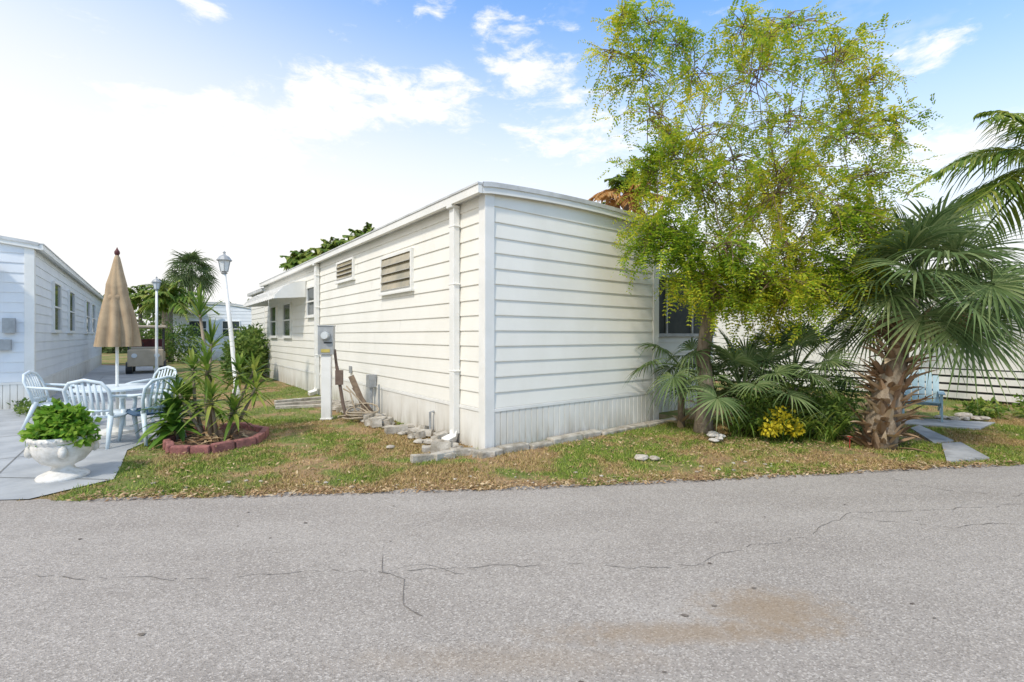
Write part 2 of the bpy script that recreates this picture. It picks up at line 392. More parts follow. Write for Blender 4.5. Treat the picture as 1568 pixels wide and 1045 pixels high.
def home(name,loc,width,length,eave,arch,wallm,side=1):
    r=root(name,loc,HR)
    x0,x1=(0,width) if side==1 else (-width,0)
    sg=-1 if side==1 else 1
    fl=lambda a,o,z:(sg*o,a,z)
    fo=lambda a,o,z:((width if side==1 else -width)-sg*o,a,z)
    ff=lambda a,o,z:(a,-o,z)
    fb=lambda a,o,z:(a,length+o,z)
    A=lambda x: eave+arch*(1-((x-(x0+x1)/2)/(width/2))**2)
    def span(z):
        if z<eave: return (x0,x1)
        q=1-(z-eave)/arch
        if q<=0.03: return None
        hw=width/2*math.sqrt(q); return ((x0+x1)/2-hw,(x0+x1)/2+hw)
    mb=MB()
    n=24; top=[(x0+.006+(width-.012)*i/n) for i in range(n+1)]
    for yy in (.006,length-.006):
        vs=[(x0+.006,yy,0),(x1-.006,yy,0)]+[(x,yy,A(x)-.02) for x in reversed(top)]
        mb.add(vs,[tuple(range(len(vs)))])
    for xx in (x0+.006,x1-.006): mb.add([(xx,.006,0),(xx,length-.006,0),(xx,length-.006,eave),(xx,.006,eave)],[(0,1,2,3)])
    mb.obj('wall_core',wallm,r)
    mb=MB(); zs=.55; ct=.12
    siding(mb,fl,ct-.01,length-ct+.01,zs,eave-.02); siding(mb,fo,ct-.01,length-ct+.01,zs,eave-.02)
    siding(mb,ff,x0+ct-.01,x1-ct+.01,zs,eave+arch,rng_f=lambda z:(lambda s:None if s is None else (max(s[0],x0+ct-.01),min(s[1],x1-ct+.01)))(span(z)))
    siding(mb,fb,x0+ct-.01,x1-ct+.01,zs,eave)
    mb.obj('siding',wallm,r)
    mb=MB()
    for a,zz in ((5.2,3),(9.4,6),(3.9,9),(7.0,11),(2.6,5)):
        for q in (0,2):
            z=zs+.203*((zz+q)%13)+.014; mb.add([fl(a+.4*q,.0175,z),fl(a+.4*q+.006,.0175,z),fl(a+.4*q+.006,.006,z+.18),fl(a+.4*q,.006,z+.18)],[(0,1,2,3)])
    mb.obj('siding_seams',frmd,r)
    mb=MB()
    skirt(mb,fl,ct,length-ct,0,zs-.03,.6); skirt(mb,fo,ct,length-ct,0,zs-.03); skirt(mb,ff,x0+ct,x1-ct,0,zs-.03)
    mb.obj('skirting',skirtm,r)
    mb=MB()
    for cx,sx in ((x0,-1),(x1,1)):
        for cy,sy in ((0,-1),(length,1)):
            xa,xb=sorted((cx+sx*.03,cx-sx*ct))
            mb.box(xa,xb,min(cy+sy*.03,cy),max(cy+sy*.03,cy),0,eave,0)
            mb.box(min(cx+sx*.03,cx),max(cx+sx*.03,cx),min(cy,cy-sy*ct),max(cy,cy-sy*ct),0,eave,0)
    mb.box(x0+ct+.001,x1-ct-.001,-.028,0,zs-.05,zs-.004,0)
    for xx in ((x0-.028,x0),(x1,x1+.028)): mb.box(xx[0],xx[1],ct+.001,length-ct-.001,zs-.05,zs-.004,0)
    mb.obj('corner_trim',trimw,r,bevel=.004)
    mb=MB(); ov=.10; k=31
    xs=[x0-ov+(width+2*ov)*i/30 for i in range(31)]
    Az=lambda x: A(min(max(x,x0),x1))-.02*max(0,(x0-x)/ov,(x-x1)/ov)
    vs=[]
    for y in (-.06,length+.06):
        for x in xs: vs.append((x,y,Az(x)+.06))
        for x in xs: vs.append((x,y,Az(x)-.05))
    fs=[]
    for i in range(30):
        fs+=[(i,i+1,2*k+i+1,2*k+i),(k+i+1,k+i,3*k+i,3*k+i+1),(i,k+i,k+i+1,i+1),(2*k+i,2*k+i+1,3*k+i+1,3*k+i)]
    fs+=[(0,2*k,3*k,k),(k-1,2*k-1,4*k-1,3*k-1)]
    mb.add(vs,fs)
    mb.obj('roof',roofm,r)
    mb=MB()
    for i in range(30):
        a,b2=xs[i],xs[i+1]
        for yy0,yy1,d0,d1,mi in ((-.082,-.062,-.06,.045,0),(-.10,-.0825,.02,.082,1)):
            v=[(x,y,Az(x)+dz) for dz in (d0,d1) for y in (yy0,yy1) for x in (a,b2)]
            mb.add(v,[(0,2,3,1),(4,5,7,6),(0,1,5,4),(2,6,7,3)],mi)
    gx=(-ov-.065,-ov-.003) if side==1 else (ov+.003,ov+.065)
    gz=eave-.03
    mb.box(gx[0],gx[1],-.08,length+.06,gz-.05,gz+.055,0)
    gx=(gx[0]-.012,gx[1]) if side==1 else (gx[0],gx[1]+.012)
    mb.box(gx[0],gx[1],-.085,length+.065,gz+.056,gz+.082,1)
    mb.obj('gutter_and_fascia',[trimw,roofm],r)
    return r,fl,ff
eave=3.38
h,fl,ff=home('white_mobile_home',C,3.61,14.6,eave,.07,white_sid,1)
mb=MB()
window(mb,fl,2.06,3.35,2.26,2.93,'jal'); window(mb,fl,4.84,5.95,2.70,3.15,'jal')
window(mb,fl,7.72,8.5,2.0,2.80); window(mb,fl,10.35,11.35,1.45,2.5); window(mb,fl,12.36,13.3,1.45,2.5)
mb.obj('windows',[trimw,glass,blind,blglass,frmd],h)
mb=MB()
for t in (.66,7.45):
    mb.box(-.125,-.026,t-.06,t+.06,.14,eave-.12,0)
    mb.box(-.17,-.03,t-.066,t+.066,eave-.12,eave-.082,0)
    mb.tube([(-.075,t,.17),(-.11,t-.02,.09),(-.28,t-.06,.05)],[.072,.075,.075],4,0)
    for zz in (1.0,2.2,3.0): mb.box(-.129,-.022,t-.08,t+.08,zz,zz+.02,0)
mb.obj('downspouts',trimw,h,bevel=.006)
mb=MB()
for i in range(34):
    a=8.7+i*.15; 
    prof=[(-.03,3.0),(-.35,2.93),(-.62,2.78),(-.80,2.58),(-.82,2.48)]
    dz=.014 if i%2 else 0
    vs=[];fs=[]
    for x,z in prof: vs+=[(x,a,z+dz),(x,a+.148,z+dz)]
    for j in range(4): fs.append((2*j,2*j+1,2*j+3,2*j+2))
    mb.add(vs,fs)
for a in (8.7,13.8):
    mb.add([(-.03,a,3.0),(-.35,a,2.93),(-.62,a,2.78),(-.80,a,2.58),(-.82,a,2.48),(-.03,a,2.55)],[(0,1,2,3,4,5)])
mb.obj('awning',trimw,h)
mb=MB(); mb.box(.05,3.5,14.67,17.7,0,3.15,0); mb.obj('rear_room_core',white_sid,h)
mb=MB(); siding(mb,lambda a,o,z:(.048-o,a,z),14.68,17.7,.55,3.13); mb.obj('rear_room_siding',white_sid,h)
mb=MB(); mb.box(-.1,3.6,14.665,17.85,3.155,3.27,0); mb.obj('rear_room_roof',roofm,h)
mb=MB(); mb.box(3.66,6.4,.55,9.5,0,2.60,0); mb.obj('side_room_core',white_sid,h)
mb=MB(); siding(mb,lambda a,o,z:(a,.546-o,z),3.67,6.38,.55,1.5); skirt(mb,lambda a,o,z:(a,.546-o,z),3.67,6.38,0,.54)
siding(mb,lambda a,o,z:(6.404+o,a,z),.56,9.4,.25,2.55)
mb.obj('side_room_siding',white_sid,h)
mb=MB(); mb.box(3.68,6.65,.35,9.7,2.605,2.72,0); mb.obj('side_room_roof',roofm,h)
screen=plain('porch_screen',(.035,.04,.035),(.06,.065,.05),3,.7)
mb=MB()
mb.box(3.70,6.36,.50,.545,1.52,2.58,0)
for a in (3.70,4.58,5.46,6.30): mb.box(a,a+.045,.47,.499,1.5,2.59,1)
mb.box(3.68,6.38,.46,.469,1.48,1.54,1)
mb.obj('porch_screens',[screen,grey],h)
mb=MB(); mb.box(-.17,-.03,3.62,3.78,.52,.76,0); mb.tube([(-.1,3.7,.52),(-.1,3.7,0)],.03,8,1); mb.tube([(-.09,3.35,.6),(-.09,3.35,0)],.02,8,1)
mb.tube([(-.03,1.35,.35),(-.09,1.35,.35),(-.09,1.35,.05)],.02,8,1); mb.box(-.05,-.026,5.0,5.12,.7,.85,0)
mb.obj('utility_box',[grey,grey],h,bevel=.006)
mb=MB(); x=-.25
while x<3.7:
    w=random.uniform(.35,.62); T=Matrix.Translation((x+w/2,-.18+random.uniform(-.03,.03),0))@Matrix.Rotation(random.uniform(-.05,.05),4,'Z')@Matrix.Rotation(random.uniform(-.05,.05),4,'X')
    mb.box(-w/2+.01,w/2-.01,-.085,.085,-.05,.065+random.uniform(-.02,.02),0,T); x+=w
mb.obj('concrete_edging',concm,h,bevel=.018)
def rock(mb,x,y,z,r,mi=0,sq=.65):
    n=7; prof=[(0.01,-.5),(.7,-.45),(1,-.05),(.8,.4),(.3,.6),(.01,.62)]
    ph=random.uniform(0,6); s=[random.uniform(.72,1.2) for _ in range(n)]
    o=len(mb.v)
    for i,(a,b2) in enumerate(prof):
        for k in range(n):
            w=2*math.pi*k/n+ph
            mb.v.append((x+r*a*s[k]*math.cos(w)*random.uniform(.88,1.1),y+r*a*s[k]*math.sin(w)*random.uniform(.88,1.1),z+r*b2*sq*random.uniform(.85,1.1)))
    for i in range(len(prof)-1):
        for k in range(n): mb.f.append((o+i*n+k,o+i*n+(k+1)%n,o+(i+1)*n+(k+1)%n,o+(i+1)*n+k)); mb.m.append(mi)
mb=MB()
for i in range(120):
    y=random.uniform(.3,5.6); x=-.16-random.uniform(0,.36)
    if random.random()<.45:
        T=Matrix.Translation((x,y,.05))@Matrix.Rotation(random.uniform(0,3),4,'Z')@Matrix.Rotation(random.uniform(-.35,.35),4,'X')
        a,b2=random.uniform(.06,.14),random.uniform(.04,.09); mb.box(-a,a,-b2,b2,-.05,random.uniform(.04,.10),0,T)
    else: rock(mb,x,y,.03,random.uniform(.04,.11))
mb.obj('stone_rubble',concm,h,bevel=.01)
h2,f2l,f2f=home('white_mobile_home',(-9.94,9.9,0),3.7,18.2,3.36,.14,neigh,-1)
mb=MB()
for a,b2 in ((2.4,3.6),(5.3,6.6),(10.2,11.6),(12.6,14.0)): window(mb,f2l,a,b2,1.6,2.85)
mb.box(-.42,-.24,-.14,-.03,1.55,1.85,3); mb.box(-.5,-.3,-.12,-.03,1.2,1.42,3)
mb.obj('windows',[trimw,glass,blind,grey],h2)
mb=MB(); mb.box(-3.6,-.55,-.9,-.09,2.95,3.02,0); mb.obj('awning',trimw,h2)
h3,f3,_=home('white_mobile_home',(-15.9,29.5,0),4.6,9,3.15,.30,neigh,-1)
h3.rotation_euler=(0,0,R(14))
mb=MB(); window(mb,lambda a,o,z:(a,-o,z),-3.6,-2.6,1.4,2.4); window(mb,lambda a,o,z:(a,-o,z),-1.8,-.8,1.4,2.4); mb.obj('windows',[trimw,glass],h3)
# ---------------------------------------------------------------- right fence wall
fr=root('white_panel_fence',(11.0,10.1,0),HR)
mb=MB(); y=-6.0
while y<9.0:
    mb.box(-.03,.03,y+.006,y+.40,.74,2.3,0); mb.box(-.045,-.031,y-.02,y+.03,.74,2.3,0); y+=.406
mb.box(-.07,.07,-6.05,9.2,2.302,2.4,0)
for i in range(4): mb.box(-.06,-.03,-6.0,9.0,.06+i*.175,.185+i*.175,0)
mb.box(.0,.02,-6,9,0,.735,1)
mb.obj('fence_panels',[trimw,dark],fr)
# ---------------------------------------------------------------- street furniture
r=root('electric_meter_pedestal',(-3.30,8.5,0),.15)
mb=MB(); mb.box(-.085,.085,-.06,.06,0,1.16,0); mb.box(-.10,.10,-.075,.075,0,.04,0); mb.obj('post',trimw,r,bevel=.012)
mb=MB(); mb.box(-.13,.13,-.09,.07,1.162,1.66,0); mb.box(-.14,.14,-.10,.08,1.662,1.68,0); mb.box(-.075,.075,-.096,-.091,1.20,1.26,1); mb.box(-.03,.11,-.096,-.091,1.36,1.385,2)
mb.obj('meter_box',[grey,plain('label_yellow',(.55,.45,.12)),dark],r,bevel=.008)
mb=MB()
mb.tube([(0,-.09,1.5),(0,-.125,1.5)],.085,18,0); mb.tube([(0,-.125,1.5),(0,-.19,1.5)],[.068,.06],18,1)
mb.obj('meter_dial',[grey,lampglass],r)
mb=MB(); mb.tube([(.16,.05,.95),(.20,.03,.75),(.27,.02,.3),(.34,0,0)],.03,8,0); mb.tube([(.13,.02,1.25),(.16,.05,.95)],.025,8,0)
mb.box(.15,.28,-.03,.03,.62,.88,0); mb.obj('conduit',brown,r)
r=root('leaning_board',(-2.55,8.55,0),.4)
mb=MB(); mb.box(-.05,.05,-.012,.012,0,.85,0,Matrix.Rotation(R(-22),4,'Y')); mb.box(-.035,.035,-.012,.012,0,.7,0,Matrix.Translation((.12,.03,0))@Matrix.Rotation(R(-34),4,'Y')); mb.obj('board',plain('weathered_wood',(.30,.22,.15),(.18,.13,.09),9,.9),r)
mb=MB()
for k in range(7):
    cx,cy=-2.72+random.uniform(-.12,.12),8.35+random.uniform(-.1,.1); rr=random.uniform(.16,.32); ph=random.uniform(0,6); tl=random.uniform(-.5,.5)
    mb.tube([(cx+rr*math.cos(ph+w*.4),cy+rr*.6*math.sin(ph+w*.4),.03+.03*k*.7+.12*max(0,math.sin(ph+w*.4+tl))*(k%3==0)+.02) for w in range(13)],.014,6,0)
mb.tube([(-3.0,8.5,.55),(-2.85,8.4,.5),(-2.75,8.35,.2),(-2.5,8.3,.04)],.014,6)
mb.tube([(-2.95,8.5,.6),(-2.7,8.45,.35),(-2.5,8.5,.1),(-2.2,8.3,.04)],.013,6)
mb.obj('garden_hose',tanp,smooth=True)
mb=MB()
for i in range(3):
    T=Matrix.Translation((-4.35-.14*i,9.9+.25*i,.03+.035*i))@Matrix.Rotation(R(20+12*i),4,'Z'); mb.box(-.5,.5,-.06,.06,-.03,.03,0,T)
mb.obj('wood_planks',concm,bevel=.005)
mb=MB()
for x,y,a,l,w2 in ((-.95,5.75,.5,.27,.05),(-.80,5.9,.95,.24,.06),(-.62,6.02,.3,.16,.07),(-1.0,6.15,.2,.16,.06),(-.35,5.92,.1,.14,.05)):
    T=Matrix.Translation((x,y,.03))@Matrix.Rotation(a,4,'Z')@Matrix.Rotation(.06,4,'Y'); mb.box(-l,l,-w2,w2,-.05,.045,0,T)
mb.obj('broken_paver',concm,bevel=.01)
def lamp(loc,lean,h):
    r=root('street_lamp',loc,0)
    mb=MB(); tx=lean
    mb.tube([(0,0,0),(0,0,.25),(0.0,0,.3),(tx*.5,0,h*.5),(tx,0,h-.5)],[.085,.08,.05,.045,.038],12,0)
    mb.obj('post',trimw,r,smooth=True)
    mb=MB(); c=(tx,0,h-.5)
    mb.lathe([(.05,0),(.075,.02),(.04,.05)],12,0,c)
    mb.lathe([(.08,.055),(.13,.30)],6,1,c)
    mb.lathe([(.155,.30),(.16,.315),(.10,.40),(.03,.44),(.02,.47),(.035,.49),(.005,.53)],12,0,c)
    for k in range(6):
        w=k*math.pi/3; mb.tube([(c[0]+.083*math.cos(w),.083*math.sin(w),c[2]+.05),(c[0]+.135*math.cos(w),.135*math.sin(w),c[2]+.30)],.008,5,0)
    mb.tube([(c[0],0,c[2]+.05),(c[0],0,c[2]+.2)],.03,8,2)
    mb.obj('lantern',[grey,lampglass,trimw],r)
lamp((-6.35,11,0),-.28,3.42); lamp((-13.4,18,0),0,3.7)
TX,TY=-6.08,7.35
r=root('closed_patio_umbrella',(TX,TY,0))
mb=MB(); prof=[(.010,2.76),(.035,2.70),(.06,2.58),(.085,2.45),(.125,2.28),(.135,2.12),(.165,1.95),(.195,1.75),(.215,1.55),(.235,1.40),(.24,1.33)]
mb.lathe(prof,80,0,(0,0,0),mod=lambda w,z:1+(.04+.24*max(0,min(1,(2.6-z)/1.0)))*(abs(math.sin(4*w+.8*math.sin(z*3)))-.5)*1.5+.07*math.sin(3*w+z*4))
mb.lathe([(.128,2.12),(.145,2.10),(.145,2.06),(.135,2.04)],24,0)
mb.obj('canopy',canv,r,smooth=True)
mb=MB(); mb.tube([(0,0,.05),(0,0,2.72)],.02,10,0); mb.lathe([(.24,0),(.24,.05),(.05,.10),(.03,.3)],20,0); mb.obj('pole_and_base',trimw,r)
mb=MB(); mb.lathe([(.02,2.73),(.035,2.76),(.035,2.79),(.012,2.83),(.002,2.86)],12,0); mb.obj('finial',plain('finial_red',(.12,.03,.03)),r)
r=root('patio_table',(TX,TY,0))
mb=MB(); mb.lathe([(.03,.715),(.5,.715),(.53,.705),(.53,.68),(.49,.675),(.03,.69)],36,0)
for k in range(4):
    w=k*math.pi/2+.5; mb.tube([(.38*math.cos(w),.38*math.sin(w),.68),(.42*math.cos(w),.42*math.sin(w),.3),(.48*math.cos(w),.48*math.sin(w),0)],[.035,.028,.022],8,0)
mb.obj('table',plas,r)
def pchair(loc,rz,seat=None):
    r=root('patio_chair',loc,rz)
    mb=MB(); n=6; vs=[];fs=[]
    for j in range(2):
        for i in range(n+1):
            y=-.22+.46*i/n; z=.44-.03*math.sin(i/n*3.14)-.02*(1-i/n)+.015*(i==n)-(.025 if j else 0); hw=.20+.05*i/n
            vs+=[(-hw,y,z),(hw,y,z)]
    k=2*(n+1)
    for i in range(n): fs+=[(2*i,2*i+1,2*i+3,2*i+2),(k+2*i,k+2*i+2,k+2*i+3,k+2*i+1),(2*i,2*i+2,k+2*i+2,k+2*i),(2*i+1,k+2*i+1,k+2*i+3,2*i+3)]
    fs+=[(0,k,k+1,1),(2*n,2*n+1,k+2*n+1,k+2*n)]
    mb.add(vs,fs,1 if seat else 0)
    fr=[(-.22,-.22,.42),(-.25,-.27,.62),(-.25,-.33,.78),(-.18,-.36,.88),(0,-.375,.92),(.18,-.36,.88),(.25,-.33,.78),(.25,-.27,.62),(.22,-.22,.42)]
    mb.tube(fr,.024,8,0,flat=.8)
    mb.tube([(-.23,-.24,.5),(0,-.26,.5),(.23,-.24,.5)],.018,8,0)
    for x in (-.165,-.1,-.035,.035,.1,.165):
        zt=.90-abs(x)*.35
        mb.tube([(x*.9,-.235,.44),(x,-.29,.64),(x,-.36,zt)],.02,6,0,flat=.5)
    for s in (-1,1):
        mb.tube([(s*.25,-.30,.70),(s*.29,-.15,.68),(s*.30,.05,.66),(s*.29,.2,.63),(s*.27,.25,.55),(s*.26,.24,.42)],[.022,.03,.034,.032,.026,.026],8,0,flat=.7)
        mb.tube([(s*.26,.22,.46),(s*.29,.29,0)],[.036,.022],8,0)
        mb.tube([(s*.21,-.2,.46),(s*.25,-.36,0)],[.036,.022],8,0)
    mb.obj('chair_body',[plas]+([seat] if seat else []),r,smooth=True)
cush=plain('seat_cushion',(.05,.10,.17),(.03,.07,.12))
pchair((-5.62,6.55,0),R(12)); pchair((-7.35,7.75,0),R(-68)); pchair((-6.45,8.45,0),R(165)); pchair((-5.15,6.85,0),R(62),cush)
r=root('urn_planter',(-4.72,5.02,0))
mb=MB(); mb.lathe([(.02,.0),(.21,.0),(.215,.03),(.20,.05),(.16,.07),(.10,.10),(.085,.13),(.11,.15),(.17,.18),(.225,.25),(.25,.32),(.255,.37),(.25,.39),(.27,.41),(.278,.445),(.268,.46),(.24,.455),(.23,.40),(.02,.40)],48,0)
for k in range(4):
    w=k*math.pi/2+.75; cx,cy=.25*math.cos(w),.25*math.sin(w)
    mb.lathe([(.005,.25),(.035,.27),(.042,.31),(.03,.36),(.005,.38)],8,0,(cx,cy,0))
for k in range(30):
    w=k*math.pi/15; cx,cy=.262*math.cos(w),.262*math.sin(w); mb.lathe([(.002,.405),(.022,.42),(.022,.44),(.002,.455)],6,0,(cx,cy,0))
mb.obj('urn',urnm,r,smooth=True)
facesobj('foliage',leafcloud([(0,0,.50,.24,.24,.17),(.05,0,.60,.17,.17,.15),(-.15,0,.48,.16,.2,.1),(.17,-.02,.47,.14,.18,.1),(-.08,0,.64,.12,.12,.13)],700,.065,.8,.3,1.0),urn_leaf,r)
# golf cart
r=root('golf_cart',(-14.9,19.5,0),R(-145))
mb=MB()
mb.box(-.58,.58,-1.1,-.35,.32,.82,0); mb.box(-.58,.58,-.35,.55,.28,.40,0); mb.box(-.56,.56,.55,1.15,.30,.95,0); mb.box(-.5,.5,.5,.56,.4,1.05,0)
mb.obj('body',cartm,r,bevel=.09)
mb=MB(); mb.box(-.55,.55,-.95,-.40,.82,.95,0); mb.box(-.55,.55,-1.05,-.93,.95,1.35,0); mb.obj('seat',maroon,r,bevel=.04)
mb=MB(); mb.box(-.64,.64,-1.2,.95,1.80,1.90,0); mb.obj('canopy_roof',cartm,r,bevel=.03)
mb=MB()
for sx in (-.54,.54):
    mb.tube([(sx,.85,.9),(sx,.62,1.80)],.026,8); mb.tube([(sx,-1.05,.8),(sx,-1.0,1.80)],.026,8)
mb.tube([(.28,.5,1.0),(.28,.25,1.12)],.02,8)
mb.tube([(.28+.17*math.cos(w*.5236),.24+.06*math.sin(w*.5236),1.14+.16*math.sin(w*.5236)) for w in range(13)],.014,6)
for sx in (-.52,.52):
    for sy in (-.72,.82):
        mb.tube([(sx-.1,sy,.24),(sx+.1,sy,.24)],.24,20)
mb.obj('frame_and_wheels',dark,r)
mb=MB(); 
for sx in (-.35,.35): mb.tube([(sx,1.14,.72),(sx,1.18,.72)],.09,14)
mb.obj('headlights',lampglass,r)
r=root('adirondack_chair',(7.3,8.5,0),R(140)); r.scale=(.88,.88,.88)
mb=MB()
for i in range(5):
    x=-.22+.11*i; hh=1.0-abs(i-2)*.06
    T=Matrix.Translation((x,-.22,.32))@Matrix.Rotation(R(22),4,'X'); mb.box(-.048,.048,-.012,.012,0,hh-.28,0,T)
for i in range(6):
    T=Matrix.Translation((0,-.18+.095*i,.29+.02*i)); mb.box(-.26,.26,0,.08,0,.022,0,T)
for s in (-1,1):
    mb.box(s*.29-.05,s*.29+.05,-.3,.38,.56,.58,0); mb.box(s*.29-.015,s*.29+.015,.24,.33,0,.558,0)
    T=Matrix.Translation((s*.262,-.2,.27))@Matrix.Rotation(R(12),4,'X'); mb.box(-.012,.012,-.3,.5,-.06,.02,0,T)
    mb.box(s*.29-.015,s*.29+.015,-.3,-.24,0.0,.558,0)
mb.obj('chair_body',bluech,r,bevel=.004)
# ---------------------------------------------------------------- planting bed
r=root('planting_bed',(0,0,0))
mb=MB(); bed=[(-4.72,6.5),(-4.32,6.05),(-3.82,6.06),(-3.52,6.55),(-3.7,7.2),(-4.3,7.6),(-4.85,7.3)]
for a,b2 in zip(bed,bed[1:]+bed[:1]):
    a=Vector(a);b2=Vector(b2); L=(b2-a).length; n=max(1,round(L/.27)); ang=math.atan2((b2-a).y,(b2-a).x)
    for i in range(n):
        c=a+(b2-a)*((i+.5)/n); T=Matrix.Translation((c.x,c.y,0))@Matrix.Rotation(ang+random.uniform(-.08,.08),4,'Z')@Matrix.Rotation(random.uniform(-.08,.08),4,'X')
        hl=L/n/2-.008; mb.box(-hl,hl,-.045,.045,-.02,.115+random.uniform(-.015,.01),0,T)
mb.obj('brick_edging',redbr,r,bevel=.02)
soil=plain('mulch',(.12,.075,.045),(.26,.17,.10),20,.95,bump=.8)
mb=MB(); mb.add([(x,y,.03) for x,y in bed]+[(-4.2,6.75,.09)],[(i,(i+1)%7,7) for i in range(7)]); mb.obj('mulch',soil,r)
mb=MB()
for i in range(60):
    az=random.uniform(0,6.28); blade(mb,(-4.2+random.uniform(-.35,.35),6.6+random.uniform(-.35,.35),.06),(math.cos(az),math.sin(az),random.uniform(.0,1)),.3,.04,.4,4)
mb.obj('dry_leaves',litterm,r)
r=root('dracaena_plant',(-4.2,6.75,0))
mb=MB(); st=MB()
heads=[((-.25,.05,1.85),30,.44,.035,.10,10,88),((-.05,-.1,1.08),34,.48,.05,.35,-30,80),((.58,.0,.78),30,.38,.045,.35,-40,80),((.25,.15,1.0),30,.42,.05,.35,-30,80),((-.38,.1,1.05),30,.42,.045,.3,-30,80),((.1,-.25,.66),30,.45,.055,.4,-30,75),((.36,-.15,.50),26,.40,.05,.4,-30,75),((-.18,.2,1.4),24,.40,.04,.15,0,85),((.45,.2,1.0),24,.36,.045,.3,-20,85),((-.45,-.1,.7),26,.42,.055,.35,-30,75)]
for c,n,L,w,dr,e0,e1 in heads:
    rosette(mb,c,n,L,w,e0,e1,dr)
    b0=(c[0]*.35+random.uniform(-.08,.08),c[1]*.3,.03)
    st.tube([b0,((b0[0]+c[0])/2+random.uniform(-.05,.05),(b0[1]+c[1])/2,c[2]*.5),(c[0],c[1],c[2])],[.028,.022,.018],7)
mb.obj('leaves',drac_leaf,r); st.obj('stems',bark,r,smooth=True)
r=root('broadleaf_plant',(-4.75,6.7,0))
mb=MB(); rosette(mb,(0,0,.42),26,.52,.12,-35,70,.35); rosette(mb,(.1,-.15,.3),18,.42,.11,-25,60,.35); rosette(mb,(.05,.2,.6),14,.42,.10,0,75,.3)
mb.tube([(.05,0,0),(.0,0,.4)],.03,6,1); mb.obj('leaves',[broad_leaf,bark],r)
# ---------------------------------------------------------------- main tree
def inside_house(P,m=.12):
    rel=P-np.array([C.x,C.y,0]); x=rel[:,0]*math.cos(HR)+rel[:,1]*math.sin(HR); y=-rel[:,0]*math.sin(HR)+rel[:,1]*math.cos(HR)
    return ((x<3.75)&(x>-m)&(y>-m)&(P[:,2]<3.65))|((x<7.0)&(x>3)&(y>.2)&(P[:,2]<2.9))
r=root('yellow_green_tree',(0,0,0))
wood=MB()
trunk=[(2.97,7.4,-.05),(2.97,7.4,.15),(3.0,7.38,.7),(2.97,7.42,1.2),(3.03,7.4,1.7),(3.08,7.38,2.0)]
wood.tube(trunk,[.17,.135,.115,.105,.10,.09],12,0)
lob=[(1.62,7.0,6.1,.30),(1.45,7.1,5.7,.2),(2.0,7.2,5.5,.5),(2.9,7.6,5.7,.5),(3.9,7.3,6.15,.5),(4.5,7.6,6.45,.42),(4.9,7.2,5.7,.5),(5.6,7.4,5.5,.36),(5.9,7.3,4.75,.28),
 (2.15,7.0,4.7,.5),(3.1,7.8,4.75,.75),(3.5,6.8,5.2,.6),(4.2,7.4,4.8,.75),(5.1,7.3,4.55,.6),(2.05,6.95,3.9,.42),(2.8,7.2,3.75,.75),(3.8,6.8,3.7,.8),(3.9,7.9,3.6,.7),
 (4.75,7.2,3.45,.65),(2.1,6.9,3.15,.45),(1.95,6.75,2.85,.3),(2.95,6.7,2.75,.5),(2.5,6.8,2.55,.35),(4.1,6.9,2.7,.62),(4.85,7.1,2.5,.42),(3.55,6.7,2.25,.38),(3.5,7.5,4.2,.7),(2.45,7.2,4.25,.5),(4.6,7.9,4.1,.6),(5.3,7.6,5.0,.4),(2.6,7.5,6.1,.25),(4.3,7.0,2.3,.4),(5.4,7.2,3.9,.45),(3.4,7.0,6.0,.25),(3.2,6.9,2.5,.4),(3.8,7.3,2.4,.4),(5.0,6.9,3.0,.4),(5.2,7.7,6.0,.22),(2.1,7.4,6.3,.2),(4.75,7.0,2.15,.28),(5.1,7.1,3.3,.3),
 (2.65,6.9,2.35,.28),(2.95,7.0,2.1,.25),(3.45,6.95,2.0,.3),(2.3,6.7,2.85,.3),(3.9,6.7,2.1,.3)]
nodes=[(Vector(trunk[-1]),.08,0)]
t0=Vector(trunk[-1])
lob2=sorted(lob,key=lambda l:(Vector(l[:3])-t0).length)
orig=[];dirs=[]
for lx,ly,lz,lr in lob2:
    c=Vector((lx,ly,lz)); dc=(c-t0).length
    best=min((n for n in nodes if (n[0]-t0).length<dc-.25 or n[2]==0),key=lambda n:(n[0]-c).length+.35*(n[0].z>c.z)+ (.0 if n[2]<4 else .5))
    a,ra,lv=best; rb=max(.010,ra*.58)
    mid=(a+c)*.5+Vector((random.uniform(-.12,.12),random.uniform(-.12,.12),.12+.1*random.random()))
    pts=[a,a.lerp(mid,.5)+Vector((random.uniform(-.05,.05),0,.05)),mid,mid.lerp(c,.5)+Vector((0,random.uniform(-.05,.05),.04)),c]
    wood.tube(pts,[ra*.72,ra*.68,(ra*.6+rb)/2,rb,rb*.9],7,0)
    nodes.append((c,rb,lv+1)); nodes.append((mid,(ra*.6+rb)/2,lv+1))
    hi=lz>4.0
    nt_=int((22 if hi else 28)*lr/.6)+8
    for k in range(nt_):
        d=Vector(rng.normal(size=3)); d.z=d.z*.8+.25; d.normalize(); L=max(.35,lr)*random.uniform(.6,1.45)
        dr=random.uniform(.1,.55); s0=c+Vector(rng.normal(size=3))*lr*.15
        P=[s0+d*L*q-Vector((0,0,1))*dr*L*q**2 for q in (0,.25,.5,.75,1.0)]
        wood.tube(P,[.008,.0065,.005,.004,.003],4,1,False)
        for q in np.linspace(.45,1.05,6 if hi else 8):
            if random.random()<.15: continue
            p=s0+d*L*q-Vector((0,0,1))*dr*L*q**2; tt=(d-Vector((0,0,2*dr*q))).normalized()
            dd=Vector(rng.normal(size=3))*.8+tt*.6+Vector((0,0,-.15)); orig.append(p); dirs.append(dd.normalized())
wood.obj('trunk_and_limbs',[bark,twigm],r,smooth=True)
O=np.array(orig); D=unit(np.array(dirs)); ok=~inside_house(O); O=O[ok];D=D[ok]
N=len(O); npair=7
